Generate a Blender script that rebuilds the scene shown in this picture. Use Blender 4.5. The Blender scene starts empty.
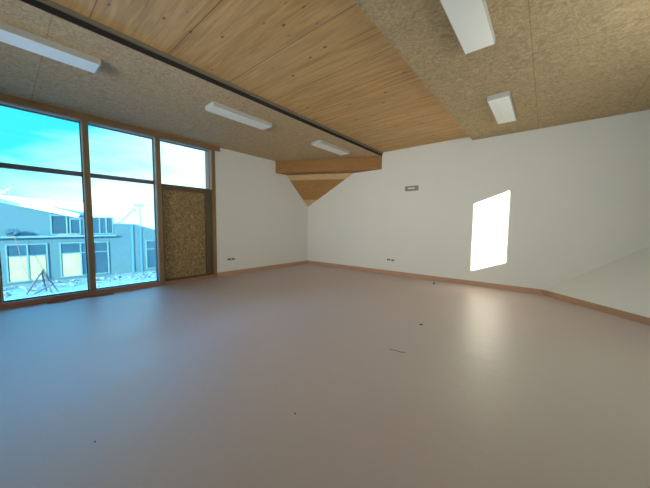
import bpy, bmesh, math, random
from mathutils import Matrix, Vector
random.seed(7)
S = bpy.context.scene
COL = S.collection

# ------------------------------------------------------------------ camera
cd = bpy.data.cameras.new('camera')
cam = bpy.data.objects.new('camera', cd)
COL.objects.link(cam)
cd.sensor_fit = 'HORIZONTAL'
cd.sensor_width = 36
cd.lens = 266.98 * 36 / 650
cd.clip_start = 0.05
cd.clip_end = 500
F = Vector((-0.63580409, 0.76867448, -0.06994787))
R = Vector((0.77011025, 0.63784232, 0.00934792))
U = Vector((-0.05180122, 0.04792413, 0.99750685))
m = Matrix((R, U, -F)).transposed().to_4x4()
m.translation = Vector((7.185, -7.617, 1.5))
cam.matrix_world = m
S.camera = cam

# ------------------------------------------------------------------ view, world, sun, fill lights
S.view_settings.view_transform = 'Standard'
S.view_settings.look = 'None'
S.view_settings.exposure = 0.12
S.view_settings.gamma = 1
S.view_settings.use_curve_mapping = False

SKY_BLUE = (0.26, 2.6, 2.9)
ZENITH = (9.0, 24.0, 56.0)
SKY_WHITE = (4.6, 4.8, 4.6)
w = bpy.data.worlds.new('sky')
S.world = w
w.use_nodes = True
nt = w.node_tree
nt.nodes.clear()


class NT:
    """small helper for node trees"""
    def __init__(s, t):
        s.t = t

    def n(s, kind, **kw):
        x = s.t.nodes.new(kind)
        for k, v in kw.items():
            if k.startswith('i_'):
                x.inputs[int(k[2:])].default_value = v
            else:
                setattr(x, k, v)
        return x

    def l(s, a, b):
        s.t.links.new(a, b)

    def math(s, op, a, b=None, clamp=False):
        x = s.n('ShaderNodeMath', operation=op, use_clamp=clamp)
        for i, v in enumerate((a, b)):
            if v is None:
                continue
            if isinstance(v, (int, float)):
                x.inputs[i].default_value = v
            else:
                s.l(v, x.inputs[i])
        return x.outputs[0]

    def mix(s, fac, a, b, blend='MIX'):
        x = s.n('ShaderNodeMix', data_type='RGBA', blend_type=blend)
        for i, v in ((0, fac), (6, a), (7, b)):
            if isinstance(v, (int, float)):
                x.inputs[i].default_value = v
            elif isinstance(v, tuple):
                x.inputs[i].default_value = (*v[:3], 1)
            else:
                s.l(v, x.inputs[i])
        return x.outputs[2]

    def ramp(s, v, stops):
        x = s.n('ShaderNodeValToRGB')
        s.l(v, x.inputs[0])
        e = x.color_ramp.elements
        while len(e) < len(stops):
            e.new(0.5)
        for k, (p, c) in enumerate(stops):
            e[k].position = p
            e[k].color = (*c, 1) if isinstance(c, tuple) else (c, c, c, 1)
        return x.outputs[0]

    def noise(s, vec, scale, detail=3, rough=.5, dist=0.):
        x = s.n('ShaderNodeTexNoise')
        s.l(vec, x.inputs['Vector'])
        x.inputs['Scale'].default_value = scale
        x.inputs['Detail'].default_value = detail
        x.inputs['Roughness'].default_value = rough
        x.inputs['Distortion'].default_value = dist
        return x.outputs[0]

    def mapping(s, vec, scale=(1, 1, 1), loc=(0, 0, 0), rot=(0, 0, 0)):
        x = s.n('ShaderNodeMapping')
        s.l(vec, x.inputs[0])
        x.inputs['Location'].default_value = loc
        x.inputs['Rotation'].default_value = rot
        x.inputs['Scale'].default_value = scale
        return x.outputs[0]


T = NT(nt)
tc = T.n('ShaderNodeTexCoord')
sep = T.n('ShaderNodeSeparateXYZ')
T.l(tc.outputs['Generated'], sep.inputs[0])
ay = T.math('ABSOLUTE', sep.outputs[1])
cl = T.noise(T.mapping(tc.outputs['Generated'], (1.6, 1.6, 5.5)), 3.0, 6, .55, .4)
wv = T.math('ADD', T.math('MULTIPLY', ay, 3.0), 0.72)
wv = T.math('SUBTRACT', wv, T.math('MULTIPLY', sep.outputs[2], 4.2))
wv = T.math('ADD', wv, T.math('MULTIPLY', T.math('SUBTRACT', cl, .5), 1.5))
wv = T.math('ADD', wv, T.math('MAXIMUM', T.math('MULTIPLY', sep.outputs[0], 2.0), 0.0), clamp=True)
skyc = T.mix(wv, SKY_BLUE, SKY_WHITE)
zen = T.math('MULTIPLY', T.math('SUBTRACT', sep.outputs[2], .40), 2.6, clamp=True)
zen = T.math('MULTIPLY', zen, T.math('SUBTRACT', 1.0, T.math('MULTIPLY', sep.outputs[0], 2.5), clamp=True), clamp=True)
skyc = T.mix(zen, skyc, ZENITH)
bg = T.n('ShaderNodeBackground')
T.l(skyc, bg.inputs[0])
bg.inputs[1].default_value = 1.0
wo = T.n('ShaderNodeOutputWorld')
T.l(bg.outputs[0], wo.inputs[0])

sd = bpy.data.lights.new('sun', 'SUN')
sun = bpy.data.objects.new('sun', sd)
COL.objects.link(sun)
sd.energy = 30
sd.angle = math.radians(0.5)
sd.color = (1.0, 0.92, 0.74)
sun.rotation_euler = Vector((-1, 1.2, -0.385)).to_track_quat('-Z', 'Y').to_euler()
sun.location = (20, -20, 12)


def area(name, loc, direction, sx, sy, power, color):
    d = bpy.data.lights.new(name, 'AREA')
    d.shape = 'RECTANGLE'
    d.size = sx
    d.size_y = sy
    d.energy = power
    d.color = color
    o = bpy.data.objects.new(name, d)
    COL.objects.link(o)
    o.location = loc
    o.rotation_euler = Vector(direction).to_track_quat('-Z', 'Z').to_euler()
    return o


# added fill lights: one before the solid rear wall, one in the high opening
area('rear_fill_light', (3.8, -10.25, 2.3), (-.16, 1, .0), 6.0, 1.8, 76, (0.98, 1.0, 0.93)).data.spread = math.radians(75)
area('high_opening_fill', (9.38, -4.08, 2.67), (-1, .25, -.1), 1.2, 1.7, 42, (1.0, 0.99, 0.82))


# ------------------------------------------------------------------ materials
def mat(name):
    mm = bpy.data.materials.new(name)
    mm.use_nodes = True
    t = NT(mm.node_tree)
    b = mm.node_tree.nodes['Principled BSDF']
    tcn = t.n('ShaderNodeTexCoord')
    return mm, t, b, tcn.outputs['Object']


def plain(name, col, rough=.5, metal=0., var=.06, scale=8., bump=0.):
    mm, t, b, v = mat(name)
    nz = t.noise(v, scale, 4)
    c2 = tuple(min(1, c * (1 + var)) for c in col)
    c1 = tuple(c * (1 - var) for c in col)
    t.l(t.mix(nz, c1, c2), b.inputs['Base Color'])
    b.inputs['Roughness'].default_value = rough
    b.inputs['Metallic'].default_value = metal
    if bump:
        bn = t.n('ShaderNodeBump')
        bn.inputs['Strength'].default_value = bump
        bn.inputs['Distance'].default_value = .01
        t.l(t.noise(v, scale * 5, 4), bn.inputs['Height'])
        t.l(bn.outputs[0], b.inputs['Normal'])
    return mm


def wood(name, ca, cb, grain=(1, 14, 14), scale=3., rough=.55, knots=0, dark=None, along='x'):
    mm, t, b, v = mat(name)
    g = t.noise(t.mapping(v, grain), scale, 6, .6, .6)
    fine = t.noise(t.mapping(v, tuple(k * 4 for k in grain)), scale, 3)
    c = t.mix(t.ramp(g, [(.3, 0.), (.7, 1.)]), ca, cb)
    c = t.mix(t.math('MULTIPLY', fine, .35), c, tuple(x * .7 for x in ca))
    t.l(c, b.inputs['Base Color'])
    b.inputs['Roughness'].default_value = rough
    return mm


def seam_mask(t, coord, positions, half):
    """1 on thin joints at the given coordinates"""
    out = None
    for p in positions:
        d = t.math('ABSOLUTE', t.math('SUBTRACT', coord, p))
        k = t.math('LESS_THAN', d, half)
        out = k if out is None else t.math('MAXIMUM', out, k)
    return out


M = {}
# painted plaster
mm, t, b, v = mat('white_plaster')
nz = t.noise(v, .8, 4)
t.l(t.mix(nz, (.70, .715, .68), (.76, .765, .73)), b.inputs['Base Color'])
b.inputs['Roughness'].default_value = .8
b.inputs['Specular IOR Level'].default_value = .25
bn = t.n('ShaderNodeBump')
bn.inputs['Strength'].default_value = .08
bn.inputs['Distance'].default_value = .004
t.l(t.noise(v, 40, 4), bn.inputs['Height'])
t.l(bn.outputs[0], b.inputs['Normal'])
M['plaster'] = mm

# pink-beige linoleum
mm, t, b, v = mat('linoleum')
n1 = t.noise(v, 1.1, 5, .6, .5)
n2 = t.noise(v, 60, 3)
c = t.mix(n1, (.48, .390, .362), (.54, .440, .412))
c = t.mix(t.math('MULTIPLY', n2, .25), c, (.58, .50, .47))
sc = t.ramp(t.noise(t.mapping(v, (1, 3, 1), rot=(0, 0, .7)), 2.3, 8, .72, 1.4), [(.62, 0.), (.74, 1.)])
c = t.mix(t.math('MULTIPLY', sc, .32), c, (.66, .58, .52))
t.l(c, b.inputs['Base Color'])
t.l(t.math('ADD', t.math('MULTIPLY', n1, .16), t.math('ADD', t.math('MULTIPLY', sc, .12), .36)), b.inputs['Roughness'])
b.inputs['Specular IOR Level'].default_value = .55
bn = t.n('ShaderNodeBump')
bn.inputs['Strength'].default_value = .2
bn.inputs['Distance'].default_value = .02
t.l(t.noise(v, 5, 5, .55, .8), bn.inputs['Height'])
t.l(bn.outputs[0], b.inputs['Normal'])
M['floor'] = mm


def wood_wool(name, ca, cb, seams_x, seams_y):
    mm, t, b, v = mat(name)
    sp = t.n('ShaderNodeSeparateXYZ')
    t.l(v, sp.inputs[0])
    f1 = t.noise(v, 11, 6, .72, 2.2)
    f2 = t.noise(v, 34, 4, .7, 1.5)
    big = t.noise(v, 1.3, 3)
    c = t.mix(t.ramp(f1, [(.36, 0.), (.62, 1.)]), ca, cb)
    c = t.mix(t.math('MULTIPLY', t.ramp(f2, [(.5, 0.), (.68, 1.)]), .4), c, tuple(x * .62 for x in ca))
    c = t.mix(t.math('MULTIPLY', big, .25), c, tuple(x * .8 for x in cb))
    s = t.math('MAXIMUM', seam_mask(t, sp.outputs[0], seams_x, .006), seam_mask(t, sp.outputs[1], seams_y, .006))
    c = t.mix(t.math('MULTIPLY', s, .32), c, tuple(x * .35 for x in ca))
    t.l(c, b.inputs['Base Color'])
    b.inputs['Roughness'].default_value = .95
    b.inputs['Specular IOR Level'].default_value = .1
    bn = t.n('ShaderNodeBump')
    bn.inputs['Strength'].default_value = .6
    bn.inputs['Distance'].default_value = .012
    t.l(f1, bn.inputs['Height'])
    t.l(bn.outputs[0], b.inputs['Normal'])
    return mm


M['wool_l'] = wood_wool('wood_wool_panel', (.41, .305, .185), (.69, .52, .335), [1.2], [-10.0, -7.18, -4.78, -2.38])
M['wool_r'] = wood_wool('wood_wool_panel_grey', (.36, .275, .16), (.64, .50, .31), [6.94, 8.2], [-7.3, -4.72, -3.3, -2.03, -.8])

# cross laminated timber soffit, grain along x
mm, t, b, v = mat('laminated_timber')
sp = t.n('ShaderNodeSeparateXYZ')
t.l(v, sp.inputs[0])
yy = sp.outputs[1]
lam = t.math('FLOOR', t.math('MULTIPLY', yy, 6.0))
wn = t.n('ShaderNodeTexWhiteNoise', noise_dimensions='1D')
t.l(lam, wn.inputs['W'])
offs = t.n('ShaderNodeCombineXYZ')
t.l(t.math('MULTIPLY', wn.outputs[0], 9.0), offs.inputs[0])
va = t.n('ShaderNodeVectorMath', operation='ADD')
t.l(v, va.inputs[0])
t.l(offs.outputs[0], va.inputs[1])
vv = va.outputs[0]
g = t.noise(t.mapping(vv, (.55, 7, 1)), 2.6, 6, .6, .5)
g2 = t.noise(t.mapping(vv, (1.2, 34, 1)), 2.2, 4, .6, .3)
c = t.mix(t.ramp(g, [(.3, 0.), (.7, 1.)]), (.41, .235, .08), (.72, .465, .19))
c = t.mix(t.math('MULTIPLY', t.ramp(g2, [(.42, 0.), (.7, 1.)]), .35), c, (.36, .185, .075))
c = t.mix(t.math('MULTIPLY', wn.outputs[0], .28), c, (.70, .47, .25))
vo = t.n('ShaderNodeTexVoronoi', feature='F1')
t.l(t.mapping(vv, (1.5, 3.0, .01)), vo.inputs['Vector'])
vo.inputs['Scale'].default_value = 2.0
vsel = t.n('ShaderNodeSeparateColor')
t.l(vo.outputs['Color'], vsel.inputs[0])
kn = t.ramp(vo.outputs['Distance'], [(.05, 1.), (.13, 0.)])
kn = t.math('MULTIPLY', kn, t.math('GREATER_THAN', vsel.outputs[0], .2))
c = t.mix(t.math('MULTIPLY', kn, .95), c, (.09, .035, .012))
s = seam_mask(t, yy, [-10.1, -9.35, -8.5, -7.7, -6.89, -6.09, -5.2, -4.35, -3.5, -2.65, -1.8, -.95], .006)
c = t.mix(t.math('MULTIPLY', s, .7), c, (.12, .06, .03))
t.l(c, b.inputs['Base Color'])
b.inputs['Roughness'].default_value = .6
M['clt'] = mm

M['skirt'] = wood('skirting_wood', (.47, .27, .17), (.57, .35, .23), (2, 2, 20), 3)
M['timber'] = wood('window_timber', (.20, .125, .055), (.31, .20, .10), (9, 9, 1), 3)
M['timber_h'] = wood('window_timber_horizontal', (.22, .125, .055), (.32, .185, .085), (9, 1, 9), 3)
M['sill'] = wood('sill_timber', (.30, .15, .085), (.40, .22, .125), (9, 1, 9), 3)
M['beam'] = wood('beam_timber', (.27, .115, .018), (.37, .175, .038), (1.2, 2, 16), 2.5)
M['ply'] = wood('plywood', (.36, .185, .055), (.45, .25, .085), (2, 2, 10), 2.2)
M['ply_light'] = wood('pale_plywood', (.60, .40, .21), (.68, .48, .27), (2, 2, 10), 2.2)
M['alu'] = plain('grey_aluminium', (.09, .10, .14), .4, .3)
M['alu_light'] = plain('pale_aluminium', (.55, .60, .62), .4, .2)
M['skylit_reveal'] = plain('skylit_pale', (.50, .50, .44), .5)  # pale tone stands for skylight falling on the post sides
M['black'] = plain('black_profile', (.012, .011, .010), .6)
M['greyprof'] = plain('grey_profile', (.20, .18, .13), .6)
M['white_metal'] = plain('white_enamel', (.80, .82, .80), .35, 0, .02)
M['housing'] = plain('grey_enamel', (.46, .47, .44), .4, 0, .02)
M['diffuser'] = plain('opal_diffuser', (.92, .96, .94), .4, 0, .01)
M['grey_plastic'] = plain('grey_plastic', (.26, .25, .21), .5)
M['white_plastic'] = plain('white_plastic', (.80, .80, .77), .4, 0, .02)
M['dark_plastic'] = plain('dark_plastic', (.02, .02, .022), .4)
M['chip'] = plain('dark_scrap', (.10, .085, .075), .8)
M['door_frame'] = wood('dark_door_timber', (.10, .06, .035), (.16, .10, .055), (9, 9, 1), 3)

# oriented strand board
mm, t, b, v = mat('strand_board')
k1 = t.noise(t.mapping(v, (1, 5, 13), rot=(.9, 0, 0)), 1.3, 5, .72, 2.2)
k2 = t.noise(t.mapping(v, (1, 12, 6), rot=(-.5, 0, 0)), 1.3, 5, .72, 2.2)
k = t.math('MULTIPLY', t.math('ADD', k1, k2), .5)
t.l(t.ramp(k, [(.38, (.11, .07, .028)), (.5, (.27, .185, .08)), (.60, (.48, .36, .18))]), b.inputs['Base Color'])
b.inputs['Roughness'].default_value = .7
M['osb'] = mm

# solar glazing: tinted, reflecting at grazing angles
mm = bpy.data.materials.new('tinted_glazing')
mm.use_nodes = True
t = NT(mm.node_tree)
mm.node_tree.nodes.clear()
tr = t.n('ShaderNodeBsdfTransparent')
tr.inputs[0].default_value = (.46, .60, .62, 1)
gl = t.n('ShaderNodeBsdfGlossy')
gl.inputs['Roughness'].default_value = .02
fr = t.n('ShaderNodeFresnel')
fr.inputs[0].default_value = 1.45
ms = t.n('ShaderNodeMixShader')
t.l(fr.outputs[0], ms.inputs[0])
t.l(tr.outputs[0], ms.inputs[1])
t.l(gl.outputs[0], ms.inputs[2])
ou = t.n('ShaderNodeOutputMaterial')
t.l(ms.outputs[0], ou.inputs[0])
M['glass'] = mm

# outside
mm, t, b, v = mat('blue_cladding')
sp = t.n('ShaderNodeSeparateXYZ')
t.l(v, sp.inputs[0])
rib = t.math('FRACT', t.math('MULTIPLY', sp.outputs[1], 2.2))
rib = t.math('GREATER_THAN', rib, .93)
c = t.mix(t.noise(v, .5, 3), (.065, .145, .19), (.078, .165, .215))
c = t.mix(t.math('MULTIPLY', rib, .35), c, (.06, .19, .30))
t.l(c, b.inputs['Base Color'])
b.inputs['Roughness'].default_value = .5
M['cladding'] = mm
M['cladding_dark'] = plain('deep_blue_cladding', (.06, .22, .34), .6)
M['roof'] = plain('white_roofing', (.95, .95, .93), .7)
M['out_frame'] = plain('pale_blue_frame', (.12, .26, .32), .5)
M['out_glass'] = plain('dark_pane', (.028, .08, .13), .2, 0, .4, 1.2)
M['out_board'] = plain('cream_board', (.40, .38, .24), .7, 0, .3, 1.5)
M['rubble'] = plain('building_rubble', (.19, .22, .22), .9, 0, .5, 1.6, .5)
M['ground'] = plain('churned_soil', (.17, .21, .21), .95, 0, .45, .9, .5)
M['old_timber'] = wood('weathered_timber', (.07, .08, .09), (.11, .12, .12), (4, 4, 4), 3)
M['bag'] = plain('dark_bag', (.015, .06, .09), .6)
M['hose'] = plain('red_hose', (.28, .10, .14), .5)
M['pale_paint'] = plain('pale_machine_paint', (.50, .68, .72), .5)
M['mast'] = plain('galvanised_steel', (.40, .58, .66), .4, .3)
M['debris'] = plain('brown_sawdust', (.30, .15, .10), .95, 0, .5, 14, .6)


# ------------------------------------------------------------------ mesh helpers
def obj(name, bm, material, parent=None, bevel=0.):
    if bevel:
        bmesh.ops.bevel(bm, geom=list(bm.edges), offset=bevel, segments=2, affect='EDGES', profile=.7)
    bmesh.ops.recalc_face_normals(bm, faces=bm.faces)
    me = bpy.data.meshes.new(name)
    bm.to_mesh(me)
    bm.free()
    me.materials.append(material)
    o = bpy.data.objects.new(name, me)
    COL.objects.link(o)
    if parent:
        o.parent = parent
    return o


def box(bm, a, b_):
    x0, y0, z0 = a
    x1, y1, z1 = b_
    vs = [bm.verts.new(c) for c in ((x0, y0, z0), (x1, y0, z0), (x1, y1, z0), (x0, y1, z0),
                                    (x0, y0, z1), (x1, y0, z1), (x1, y1, z1), (x0, y1, z1))]
    for f in ((0, 3, 2, 1), (4, 5, 6, 7), (0, 1, 5, 4), (1, 2, 6, 5), (2, 3, 7, 6), (3, 0, 4, 7)):
        bm.faces.new([vs[i] for i in f])
    return bm


def B(*pairs):
    bm = bmesh.new()
    for a, b_ in pairs:
        box(bm, a, b_)
    return bm


def prism(pts, vec):
    """closed polygon pts extruded by vec"""
    bm = bmesh.new()
    v0 = [bm.verts.new(q) for q in pts]
    v1 = [bm.verts.new(Vector(q) + Vector(vec)) for q in pts]
    n = len(pts)
    bm.faces.new(v0)
    bm.faces.new(v1[::-1])
    for i in range(n):
        bm.faces.new((v0[i], v0[(i + 1) % n], v1[(i + 1) % n], v1[i]))
    return bm


def tube(bm, pts, r, seg=8):
    rings = []
    P = [Vector(q) for q in pts]
    rr = r if isinstance(r, (list, tuple)) else [r] * len(P)
    for i, q in enumerate(P):
        d = (P[min(i + 1, len(P) - 1)] - P[max(i - 1, 0)]).normalized()
        a = d.cross(Vector((0, 0, 1)))
        if a.length < 1e-3:
            a = Vector((1, 0, 0))
        a.normalize()
        c = d.cross(a)
        rings.append([bm.verts.new(q + rr[i] * (math.cos(2 * math.pi * k / seg) * a + math.sin(2 * math.pi * k / seg) * c)) for k in range(seg)])
    for i in range(len(rings) - 1):
        for k in range(seg):
            bm.faces.new((rings[i][k], rings[i][(k + 1) % seg], rings[i + 1][(k + 1) % seg], rings[i + 1][k]))
    bm.faces.new(rings[0][::-1])
    bm.faces.new(rings[-1])
    return bm


def tag(o, label=None, cat=None, group=None, kind=None):
    for k_, v_ in (('label', label), ('category', cat), ('group', group), ('kind', kind)):
        if v_:
            o[k_] = v_
    return o


def thing(name, loc, label, cat, group=None, rz=0.):
    o = bpy.data.objects.new(name, None)
    o.empty_display_size = .1
    COL.objects.link(o)
    o.location = loc
    o.rotation_euler[2] = rz
    return tag(o, label, cat, group)


def struct(name, bm, material, label, cat, parent=None):
    o = obj(name, bm, material, parent)
    if parent is None:
        tag(o, label, cat, None, 'structure')
    return o


# ------------------------------------------------------------------ room shell
W, YB = 9.4, -10.5            # right wall, rear wall
ZL, ZC, ZR = 3.65, 3.76, 3.655
XE, XR = 3.148, 5.65          # edges of the lowered ceiling strips
J = -3.76                     # right end of the glazed front

struct('floor', B(((-.25, YB - .2, -.2), (W + .2, .2, 0))), M['floor'],
       'pinkish beige linoleum floor with a soft sheen across the empty room', 'floor')
struct('wall_back', B(((-.25, 0, 0), (W + .2, .2, 4.0))), M['plaster'],
       'white plastered wall with the sunlit patch', 'wall')
struct('wall_left', B(((-.25, J, 0), (0, 0, 4.0)), ((-.25, YB, ZL + .0), (0, J, 4.0))), M['plaster'],
       'short white plastered wall between the boarded door and the corner', 'wall')
# right wall with the high window opening the sun enters by
oy0, oy1, oz0, oz1 = -4.63, -3.51, 1.78, 3.568
OX = W
bm = B(((W, YB, 0), (W + .2, oy0, 4)), ((W, oy1, 0), (W + .2, 0, 4)),
       ((W, oy0, 0), (W + .2, oy1, oz0)), ((W, oy0, oz1), (W + .2, oy1, 4)))
struct('wall_right', bm, M['plaster'], 'white wall on the right with a high window', 'wall')
struct('wall_rear', B(((-.25, YB - .2, 0), (W + .2, YB, 4.0))), M['plaster'], 'white wall behind the viewer', 'wall')

struct('ceiling', B(((-.25, YB, ZC), (W + .2, 0, 4.0))), M['clt'],
       'knotty laminated timber ceiling between the two textured strips', 'ceiling')
struct('ceiling', B(((0, YB, ZL), (XE - .012, 0, ZC))), M['wool_l'],
       'lowered wood-wool ceiling strip along the windows', 'ceiling')
struct('ceiling', B(((XR, YB, ZR), (W, 0, ZC))), M['wool_r'],
       'lowered wood-wool ceiling strip on the right with two lights', 'ceiling')
struct('trim_1', B(((XE - .012, YB, ZL - .003), (XE, 0, ZL + .062))), M['black'],
       'black shadow-gap profile along the edge of the left ceiling strip', 'trim')
struct('trim_2', B(((XE - .012, YB, ZL + .062), (XE + .03, 0, ZC))), M['greyprof'],
       'thin grey profile above the black ceiling line', 'trim')

# sloping facet low down between back wall and right wall: base runs at 45 degrees, crease climbs the wall
x1 = 7.197
xc = W
L = xc - x1
bm = bmesh.new()
KZ = .095
P_ = [(x1, 0, 0), (xc, -L, 0), (xc, 0, 0), (x1, 0, KZ), (xc, -L, KZ), (xc, 0, KZ + .735 * L)]
V_ = [bm.verts.new(q_) for q_ in P_]
for f_ in ((0, 1, 4, 3), (3, 4, 5), (0, 2, 1), (1, 2, 5, 4), (0, 3, 5, 2)):
    bm.faces.new([V_[k_] for k_ in f_])
struct('wall_sloped', bm, M['plaster'], 'white triangular sloping facet low in the right-hand corner', 'wall')

H = .118
struct('baseboard_left', B(((0, J, 0), (.018, 0, H))), M['skirt'],
       'pinkish timber skirting under the short white wall', 'baseboard')
struct('baseboard_back', B(((.018, -.018, 0), (x1 - .008, 0, H))), M['skirt'],
       'pinkish timber skirting along the sunlit wall', 'baseboard')
e = .018 / math.sqrt(2)
# skirting along the 45 degree foot of the facet
bm = prism([(x1 - .0075, -.018, 0), (x1, 0, 0), (xc, -L, 0), (xc, -L - .0255, 0)], (0, 0, H))
struct('baseboard_right', bm, M['skirt'], 'timber skirting running diagonally below the sloping white facet', 'baseboard')
struct('baseboard_rear', B(((.018, YB, 0), (W - .018, YB + .018, H))), M['skirt'], 'timber skirting on the wall behind the viewer', 'baseboard')

# ------------------------------------------------------------------ glazed front (wall_left plane x = 0)
DX = -.20
mull = [(-10.5, -10.42), (-9.03, -8.945), (-7.765, -7.68), (-6.508, -6.422), (-5.215, -5.125), (-3.845, J)]


def mullion(y0, y1, name, label):
    return struct(name, B(((DX, y0, 0), (.012, y1, 3.53))), M['timber'], label, 'window post')


struct('trim_3', B(((DX, YB, 3.53), (.05, -3.63, ZL))), M['timber_h'], 'long brown timber header above the windows', 'window header')
struct('trim_4', B(((DX, YB, 0), (-.02, mull[4][0], .085)), ((-.02, YB, 0), (.02, mull[4][0], .10))), M['sill'],
       'reddish timber sill under the two big windows', 'window sill')
struct('trim_5', B(((DX, mull[4][1], 0), (.015, mull[5][0], .07))), M['sill'], 'reddish timber threshold below the boarded door', 'threshold')
names = ['window post behind the viewer', 'window post outside the picture', 'brown window post at the left edge of the photo',
         'brown timber post between the two big windows', 'brown timber post between the window and the boarded door',
         'brown timber jamb against the short white wall']
for k, (y0, y1) in enumerate(mull):
    mullion(y0, y1, 'trim_%d' % (6 + k), names[k])

GX = -.165


def window(n, y0, y1, zb, zt, transom, label):
    wd = thing('window_%d' % n, (GX, (y0 + y1) / 2, zb), label, 'window')
    tag(wd, kind='structure')
    f = .022
    h = (y1 - y0) / 2
    Hh = zt - zb
    prs = [((-.03, -h, 0), (.03, -h + f, Hh)), ((-.03, h - f, 0), (.03, h, Hh)),
           ((-.03, -h + f, 0), (.03, h - f, f)), ((-.03, -h + f, Hh - f), (.03, h - f, Hh))]
    if transom:
        prs.append(((-.03, -h + f, transom[0] - zb), (.045, h - f, transom[1] - zb)))
    if n == 3:
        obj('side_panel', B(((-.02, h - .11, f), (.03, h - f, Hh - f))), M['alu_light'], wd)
    obj('window_frame', B(*prs), M['alu'], wd)
    obj('skylit_reveal', B(((.03, -h, .0), (.135, -h + .008, Hh)), ((.03, h - .008, .0), (.135, h, Hh)),
                    ((.03, -h + .008, Hh - .008), (.135, h - .008, Hh))), M['skylit_reveal'], wd)  # added strips, skylight on post sides and header underside put into their colour
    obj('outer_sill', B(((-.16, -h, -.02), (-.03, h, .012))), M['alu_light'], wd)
    if transom:
        obj('pane', B(((-.004, -h + f, f), (.004, h - f, transom[0] - zb))), M['glass'], wd)
        obj('pane', B(((-.004, -h + f, transom[1] - zb), (.004, h - f, Hh - f))), M['glass'], wd)
    else:
        obj('pane', B(((-.004, -h + f, f), (.004, h - .11, Hh - f))), M['glass'], wd)
    return wd


tz = (2.445, 2.53)
window(1, mull[2][1], mull[3][0], .085, 3.53, tz, 'large tinted window showing the boarded blue building, leftmost')
window(2, mull[3][1], mull[4][0], .085, 3.53, tz, 'large tinted window left of the boarded door')
window(3, mull[4][1], mull[5][0], 2.46, 3.53, None, 'small bright window above the boarded door')
window(4, mull[1][1], mull[2][0], .085, 3.53, tz, 'tinted window just outside the left of the photo')
window(5, mull[0][1], mull[1][0], .085, 3.53, tz, 'tinted window beside the rear wall')

# boarded door
y0, y1 = mull[4][1], mull[5][0]
door = thing('door_1', (GX, (y0 + y1) / 2, .07), 'strand board door leaf in a dark frame below the small window', 'door')
tag(door, kind='structure')
h = (y1 - y0) / 2
obj('door_frame', B(((-.03, -h, 0), (.10, -h + .05, 2.39)), ((-.03, h - .17, 0), (.10, h, 2.39)),
                    ((-.03, -h + .05, 2.27), (.10, h - .17, 2.39)), ((-.03, -h + .05, 0), (.10, h - .17, .045))), M['door_frame'], door)
obj('door_panel', B(((-.02, -h + .05, .045), (.05, h - .17, 2.27))), M['osb'], door)
obj('board_strip', B(((.05, -h + .05, .27), (.062, h - .20, .37))), M['osb'], door)

# high window on the right wall (lets the sun in)
wd = thing('window_6', (W + .17, (oy0 + oy1) / 2, oz0), 'high narrow window in the right wall', 'window')
tag(wd, kind='structure')
hw = (oy1 - oy0) / 2
hh = oz1 - oz0
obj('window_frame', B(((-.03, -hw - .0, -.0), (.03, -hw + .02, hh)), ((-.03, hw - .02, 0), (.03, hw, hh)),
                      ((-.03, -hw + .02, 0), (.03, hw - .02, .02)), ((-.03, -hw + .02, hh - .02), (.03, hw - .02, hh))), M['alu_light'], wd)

# ------------------------------------------------------------------ corner beam and plywood facet
bt = ZL
bz = 3.255
bm = prism([(0, -1.60, bz), (3.148, -.0, bz), (2.12, 0, bz), (0, -1.10, bz)], (0, 0, bt - bz))
o = obj('ceiling_beam', bm, M['beam'])
tag(o, 'orange-brown timber beam spanning the far corner under the ceiling', 'beam')
fac = thing('corner_panel', (.003, -.003, 2.2), 'triangular plywood panel pointing down into the corner below the beam', 'wood panel')


def facet_strip(f0, f1, d, material, name):
    """horizontal strip of the triangle from height fraction f0 to f1, thickness d"""
    A0, B0, A1, B1 = [Vector(x) for x in ((0, -1.10 * f0, 1.055 * f0), (2.10 * f0, 0, 1.055 * f0),
                                         (0, -1.10 * f1, 1.055 * f1), (2.10 * f1, 0, 1.055 * f1))]
    bmm = bmesh.new()
    if f0 < 1e-6:
        fr_ = [A0, B1, A1]
    else:
        fr_ = [A0, B0, B1, A1]
    fv = [bmm.verts.new(x + Vector((.0, -.0, 0))) for x in fr_]
    bv = [bmm.verts.new((0, 0, x.z)) if f0 > 1e-6 or i else bmm.verts.new((0, 0, -.001)) for i, x in enumerate(fr_)]
    bmm.faces.new(fv)
    for i in range(len(fv)):
        j = (i + 1) % len(fv)
        bmm.faces.new((fv[i], bv[i], bv[j], fv[j]))
    bmesh.ops.remove_doubles(bmm, verts=bmm.verts, dist=1e-5)
    return obj(name, bmm, material, fac)


facet_strip(.0, .24, 0, M['ply_light'], 'tip_board')
facet_strip(.24, .85, 0, M['ply'], 'middle_board')
facet_strip(.85, 1.0, 0, M['ply_light'], 'top_board')

# ------------------------------------------------------------------ ceiling lights
def ceiling_light(loc, label):
    o = thing('ceiling_light', loc, label, 'ceiling light', 'surface mounted ceiling lights')
    lw, ll, hgt = .155, .635, .075
    obj('housing', B(((-lw, -ll, -hgt), (lw, ll, 0))), M['housing'], o, .004)
    obj('diffuser', B(((-lw + .008, -ll + .004, -hgt - .006), (lw - .008, ll - .004, -hgt + .001))), M['diffuser'], o, .002)
    obj('end_cap', B(((-lw - .001, -ll - .012, -hgt - .002), (lw + .001, -ll + .004, 0))), M['housing'], o, .003)
    obj('end_cap', B(((-lw - .001, ll - .004, -hgt - .002), (lw + .001, ll + .012, 0))), M['housing'], o, .003)
    return o


def copy_thing(src, loc, label):
    r = src.copy()
    COL.objects.link(r)
    r.location = loc
    r['label'] = label
    for ch in list(src.children):
        c_ = ch.copy()
        COL.objects.link(c_)
        c_.parent = r
    return r


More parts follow.
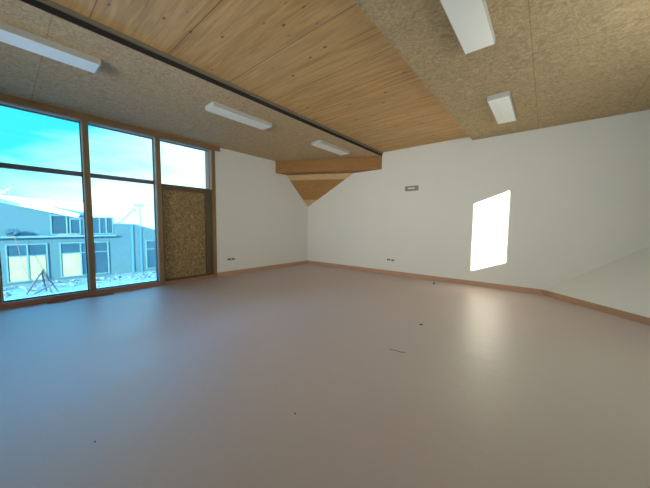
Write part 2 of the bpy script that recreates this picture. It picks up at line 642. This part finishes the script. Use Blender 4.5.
LA = ceiling_light((2.43, -4.50, ZL), 'white ceiling light above the boarded door, middle of the three on the left strip')
copy_thing(LA, (2.40, -7.33, ZL), 'long white ceiling light cut by the left edge of the photo')
copy_thing(LA, (2.53, -1.74, ZL), 'white ceiling light nearest the corner beam')
copy_thing(LA, (6.47, -1.74, ZR), 'short-looking white ceiling light near the back wall on the right strip')
copy_thing(LA, (6.47, -4.58, ZR), 'large white ceiling light cut by the top edge of the photo')

# ------------------------------------------------------------------ wall fittings
def socket(name, loc, rz, label, group):
    o = thing(name, loc, label, 'socket', group, rz)
    obj('plate', B(((-.055, -.010, -.035), (.055, 0, .035))), M['white_plastic'], o, .002)
    for sx in (-1, 1):
        ins = obj('socket_insert', B(((sx * .026 - .021, -.013, -.026), (sx * .026 + .021, -.0095, .026))), M['dark_plastic'], o)
        obj('pin_hole', B(((sx * .026 - .009, -.0145, -.004), (sx * .026 + .009, -.0125, .004))), M['grey_plastic'], ins)
    return o


socket('wall_socket', (3.46, 0, .455), 0, 'dark double socket on the back wall, left one of its pair', 'sockets on the back wall')
socket('wall_socket', (3.60, 0, .45), 0, 'dark double socket on the back wall, right one of its pair', 'sockets on the back wall')
socket('wall_socket', (0, -3.38, .47), math.pi / 2, 'dark double socket beside the door jamb, nearer the door', 'sockets on the short wall')
socket('wall_socket', (0, -3.25, .47), math.pi / 2, 'dark double socket beside the door jamb, farther from the door', 'sockets on the short wall')

em = thing('emergency_light', (4.13, 0, 2.585), 'grey framed emergency light high on the back wall', 'emergency light')
obj('housing', B(((-.19, -.045, -.07), (.19, 0, .07))), M['grey_plastic'], em, .008)
obj('lens', B(((-.10, -.052, -.016), (.10, -.044, .018))), M['white_plastic'], em, .003)

# ------------------------------------------------------------------ bits on the floor
def scrap(name, loc, size, label, tall=1., seed=0):
    rnd = random.Random(seed)
    bmm = bmesh.new()
    bmesh.ops.create_icosphere(bmm, subdivisions=2, radius=1)
    for v_ in bmm.verts:
        k_ = 1 + rnd.uniform(-.25, .25)
        v_.co = Vector((v_.co.x * size * k_, v_.co.y * size * .6 * k_, max(0, v_.co.z * size * tall * k_ + size * tall * .45)))
    o = obj(name, bmm, M['chip'])
    o.location = loc
    tag(o, label, 'debris')
    return o


scrap('wood_chip', (5.79, -3.62, 0), .024, 'dark wood chip on the middle of the floor', .5, 1)
scrap('plaster_crumb', (5.72, -6.2, 0), .010, 'tiny dark crumb on the floor in the foreground', .5, 3)
scrap('dirt_crumb', (4.87, -7.28, 0), .009, 'tiny crumb on the floor at lower left', .5, 4)
bmm = bmesh.new()
tube(bmm, [(0, 0, .006), (.05, .03, .010), (.12, .03, .006), (.17, .06, .006)], .003, 6)
o = obj('plastic_strip', bmm, M['chip'])
o.location = (5.80, -4.70, 0)
tag(o, 'thin curled plastic strip on the floor nearer than the wood chip', 'debris')
st = thing('floor_stub', (5.0, -.51, 0), 'small upright metal stub on the floor near the back wall', 'fitting')
bmm = bmesh.new()
tube(bmm, [(0, 0, 0), (0, 0, .018)], .028, 12)
obj('base', bmm, M['chip'], st)
bmm = bmesh.new()
tube(bmm, [(0, 0, .015), (0, 0, .06), (.008, 0, .085)], [.008, .008, .012], 8)
obj('stem', bmm, M['grey_plastic'], st)

# swept debris along the sill by the first post
bmm = bmesh.new()
nx, ny = 8, 46
grid = []
for i in range(nx + 1):
    row = []
    for j in range(ny + 1):
        fx, fy = i / nx, j / ny
        prof = math.sin(math.pi * fx) * math.sin(math.pi * fy) ** .6
        row.append(bmm.verts.new((.022 + fx * (.16 + .05 * math.sin(fy * 9)), -7.15 + fy * 1.0, max(0, prof * .03 * random.uniform(.5, 1.3)))))
    grid.append(row)
for i in range(nx):
    for j in range(ny):
        bmm.faces.new((grid[i][j], grid[i + 1][j], grid[i + 1][j + 1], grid[i][j + 1]))
o = obj('sawdust_heap', bmm, M['debris'])
tag(o, 'low line of brown swept debris along the window sill', 'debris', None, 'stuff')

# ------------------------------------------------------------------ outside
GZ = -2.1
bmm = bmesh.new()
NXg, NYg = 70, 80
rnd = random.Random(5)
g_ = []
for i in range(NXg + 1):
    row = []
    for j in range(NYg + 1):
        x = -.6 - (i / NXg) ** 1.4 * 60
        y = -32 + j / NYg * 74
        row.append(bmm.verts.new((x, y, GZ - .05 + rnd.uniform(-.06, .06))))
    g_.append(row)
for i in range(NXg):
    for j in range(NYg):
        bmm.faces.new((g_[i][j], g_[i + 1][j], g_[i + 1][j + 1], g_[i][j + 1]))
o = struct('ground', bmm, M['ground'], 'churned pale building-site ground outside the windows', 'ground')
struct('foundation', B(((-.25, YB - .2, GZ - .3), (W + .2, .2, -.2))), M['plaster'], 'plinth under the room', 'plinth')

# rubble: countless lumps in front of the blue building
bmm = bmesh.new()
for k in range(420):
    x = rnd.uniform(-15.6, -9.5)
    y = rnd.uniform(-9, 1.0)
    s_ = rnd.uniform(.04, .16)
    if abs(x + 12.6) < 1.0 and abs(y + 6.45) < 1.0:
        continue
    mt = Matrix.Translation((x, y, GZ + s_ * .3)) @ Matrix.Rotation(rnd.uniform(0, 6), 4, Vector((rnd.random(), rnd.random(), 1)).normalized()) @ Matrix.Diagonal((s_ * rnd.uniform(.6, 2.4), s_, s_ * rnd.uniform(.3, .8), 1))
    bmesh.ops.create_cube(bmm, size=1, matrix=mt)
o = obj('rubble', bmm, M['rubble'])
tag(o, 'pale scattered rubble and offcuts on the ground outside', 'rubble', None, 'stuff')

BX = -16.5
bld = thing('building', (BX, -4, GZ), 'pale blue clad building with boarded windows across the site', 'building')


def bpart(name, bm, material, parent=None):
    """mesh given in world coordinates, moved into the building's frame"""
    bmesh.ops.translate(bm, verts=bm.verts, vec=(-BX, 4, -GZ))
    return obj(name, bm, material, parent or bld)


bpart('wall', prism([(BX, -14, GZ - .2), (BX, 8, GZ - .2), (BX, 8, .2), (BX, 2.2, .25), (BX, .05, .98), (BX, -1.26, 1.40), (BX, -2.45, 1.44), (BX, -2.45, .62), (BX, -14, .62)],
                    (-6, 0, 0)), M['cladding'])
bpart('upper_wall', prism([(BX - .5, -14, .6), (BX - .5, -2.45, .6), (BX - .5, -2.45, 1.95), (BX - .5, -4.4, 1.86), (BX - .5, -6.8, 2.44), (BX - .5, -14, 4.1)],
                          (-5, 0, 0)), M['cladding'])
bpart('ledge', B(((BX - .5, -14, .60), (BX + .35, -2.5, .70))), M['out_frame'])
# white verge and roof
bpart('verge', prism([(BX - .5, -6.8, 2.44), (BX - .5, -4.4, 1.86), (BX - .5, -4.4, 1.96), (BX - .5, -5.6, 2.36), (BX - .5, -6.9, 2.53)], (.12, 0, 0)), M['roof'])
bm = bmesh.new()
rv = [bm.verts.new(q_) for q_ in ((BX - .45, -14, 4.15), (BX - .45, -7.6, 2.98), (BX - .45, -4.35, 2.0), (BX - 5.5, -2.6, 3.1), (BX - 5.5, -7.2, 3.35), (BX - 5.5, -14, 4.2))]
bm.faces.new((rv[0], rv[1], rv[4], rv[5]))
bm.faces.new((rv[1], rv[2], rv[3], rv[4]))
r_ = bmesh.ops.extrude_face_region(bm, geom=list(bm.faces))
bmesh.ops.translate(bm, verts=[x for x in r_['geom'] if isinstance(x, bmesh.types.BMVert)], vec=(0, 0, -.12))
bpart('roof', bm, M['roof'])
bpart('rooftop_unit', B(((BX - 3.5, -9.0, 3.3), (BX - 2.9, -7.35, 3.52)), ((BX - 3.4, -7.35, 3.2), (BX - 3.0, -7.2, 3.68))), M['out_board'])
bpart('roof_gable', prism([(BX - 1, -6.3, 2.1), (BX - 1, -5.95, 2.56), (BX - 1, -5.3, 2.52), (BX - 1, -3.6, 2.15), (BX - 1, -3.6, 1.9)], (-2, 0, 0)), M['cladding_dark'])
bpart('gable_coping', prism([(BX + .03, -2.45, 1.44), (BX + .03, -1.26, 1.40), (BX + .03, .05, .98), (BX + .03, 2.2, .25), (BX + .03, 2.2, .31), (BX + .03, .05, 1.04), (BX + .03, -1.26, 1.46), (BX + .03, -2.45, 1.50)], (-.3, 0, 0)), M['out_frame'])
bpart('downpipe', B(((BX, -1.55, GZ), (BX + .10, -1.43, 1.35))), M['cladding_dark'])
bpart('downpipe', B(((BX, -.98, GZ), (BX + .08, -.90, 1.25))), M['cladding_dark'])


def out_window(xf, y0, y1, z0, z1, bays, transom=None, boarded=()):
    f = .07
    prs = [((xf, y0 - f, z0 - f), (xf + .09, y1 + f, z0)), ((xf, y0 - f, z1), (xf + .09, y1 + f, z1 + f)),
           ((xf, y0 - f, z0), (xf + .09, y0, z1)), ((xf, y1, z0), (xf + .09, y1 + f, z1))]
    edges = [y0 + (y1 - y0) * q_ for q_ in bays]
    for q_ in edges[1:-1]:
        prs.append(((xf, q_ - .035, z0), (xf + .09, q_ + .035, z1)))
    if transom:
        prs.append(((xf, y0, transom - .03), (xf + .085, y1, transom + .03)))
    fr_ = bpart('window', B(*prs), M['out_frame'])
    for k_ in range(len(edges) - 1):
        a_, b_ = edges[k_] + .035, edges[k_ + 1] - .035
        segs = [(z0, z1, False)] if not transom else [(z0, transom - .03, k_ in boarded), (transom + .03, z1, False)]
        for (za, zb_, bd) in segs:
            bpart('board' if bd else 'pane', B(((xf + .01, a_, za), (xf + (.05 if bd else .03), b_, zb_))),
                  M['out_board'] if bd else M['out_glass'], fr_)
    return fr_


out_window(BX, -7.50, -5.96, -1.93, .17, (0, .5, 1), -.47, (0, 1))
out_window(BX, -5.30, -2.98, -1.93, .17, (0, .40, .68, 1), -.45, (0,))
out_window(BX, -.58, 1.5, -1.93, .15, (0, .5, 1), -.46)
out_window(BX - .5, -5.60, -4.95, .80, 1.93, (0, 1))
out_window(BX - .5, -4.72, -4.30, .80, 1.72, (0, 1))
out_window(BX - .5, -3.75, -2.55, .80, 1.85, (0, .42, .72, 1))

# things on and in front of the building
bmm = bmesh.new()
bmesh.ops.create_icosphere(bmm, subdivisions=3, radius=.24)
for v_ in bmm.verts:
    k_ = 1 + .28 * math.sin(v_.co.x * 21 + v_.co.z * 17) * math.cos(v_.co.y * 23)
    v_.co = Vector((v_.co.x * k_ * .9, v_.co.y * k_ * 1.2, max(-.17, v_.co.z * k_)))
o = obj('rubbish_bag', bmm, M['bag'])
o.location = (BX - .02, -7.22, .87)
tag(o, 'dark bundle lying on the ledge of the blue building', 'bag')
bmm = bmesh.new()
hp = []
for k in range(15):
    f_ = k / 14
    hp.append((BX + .40 + .5 * f_, -7.20 + .62 * f_ ** 1.6 + .05 * math.sin(f_ * 7), .74 + (GZ + .05 - .74) * f_))
tube(bmm, hp, .013, 8)
o = obj('hose', bmm, M['hose'])
tag(o, 'thin reddish hose hanging from the ledge past the boarded window', 'hose')
pl = thing('plank_pile', (BX + 1.0, -4.6, .0), 'loose pale slabs lying on the ledge below the upper window', 'slabs')
pl.location = (BX - .1, -4.9, .70)
obj('slab', B(((-.25, -.55, 0), (.25, .55, .06))), M['rubble'], pl)
obj('slab', B(((-.2, -.45, .06), (.22, .4, .12))), M['rubble'], pl)

# leaning timbers
tp = thing('timber_trestle', (-12.6, -6.45, GZ), 'dark A-shaped stack of leaning timbers on the rubble outside', 'timbers')
for pts in ([(-.1, -.55, 0), (.1, .10, 1.25)], [(.15, .55, 0), (0, .03, 1.2)], [(.55, .3, 0), (-.05, .07, 1.15)],
            [(-.5, .18, 0), (.0, .02, 1.1)], [(.25, -.30, .05), (.1, .42, .42)]):
    bmm = bmesh.new()
    tube(bmm, pts, .04, 5)
    obj('pole', bmm, M['old_timber'], tp)

# street lamp beyond the building
sl = thing('street_lamp', (-30, 2.85, GZ), 'slim street lamp rising behind the blue gable', 'street lamp')
bmm = bmesh.new()
tube(bmm, [(0, 0, 0), (0, 0, 5.75)], [.11, .08], 10)
obj('pole', bmm, M['mast'], sl)
obj('lamp_head', B(((-.2, -.5, 5.62), (.2, .45, 5.92))), M['mast'], sl, .04)

# lifting machine with raised arm, body behind the gable
lm_ = thing('telescopic_loader', (-30, .0, GZ), 'pale lifting arm of a site machine raised behind the blue building', 'machine')
obj('body', B(((-.9, -2.4, .6), (.9, 1.6, 1.9)), ((-.9, -1.2, 1.9), (0, .2, 3.0))), M['pale_paint'], lm_, .05)
for wx in (-1.0, 1.0):
    for wy in (-1.6, .9):
        bmm = bmesh.new()
        bmesh.ops.create_cone(bmm, cap_ends=True, segments=20, radius1=.6, radius2=.6, depth=.4,
                              matrix=Matrix.Translation((wx, wy, .6)) @ Matrix.Rotation(math.pi / 2, 4, 'Y'))
        obj('wheel', bmm, M['dark_plastic'], lm_)
bmm = bmesh.new()
tube(bmm, [(.3, -1.9, 1.9), (.3, -.9, 3.55), (.3, .55, 3.7)], .18, 8)
obj('lower_arm', bmm, M['pale_paint'], lm_)
bmm = bmesh.new()
tube(bmm, [(.3, .55, 3.65), (.3, 2.0, 5.1)], [.26, .17], 8)
ua = obj('upper_arm', bmm, M['pale_paint'], lm_)
bmm = bmesh.new()
tube(bmm, [(.3, 1.9, 5.1), (.3, 2.4, 5.2)], .12, 8)
obj('arm_head', bmm, M['mast'], ua)

# cable strung between two masts
bmm = bmesh.new()
tube(bmm, [(-34, -14 + 3 * k, 4.05 + .02 * (k - 6) ** 2 * .3) for k in range(13)], .02, 6)
cb = thing('overhead_cable', (-34, -14, 0), 'thin overhead cable crossing the bright sky outside', 'cable')
cb.location = (0, 0, 0)
obj('wire', bmm, M['mast'], cb)
for yy_ in (-14, 22):
    bmm = bmesh.new()
    tube(bmm, [(-34, yy_, GZ), (-34, yy_, 4.9)], .1, 8)
    obj('mast', bmm, M['mast'], cb)
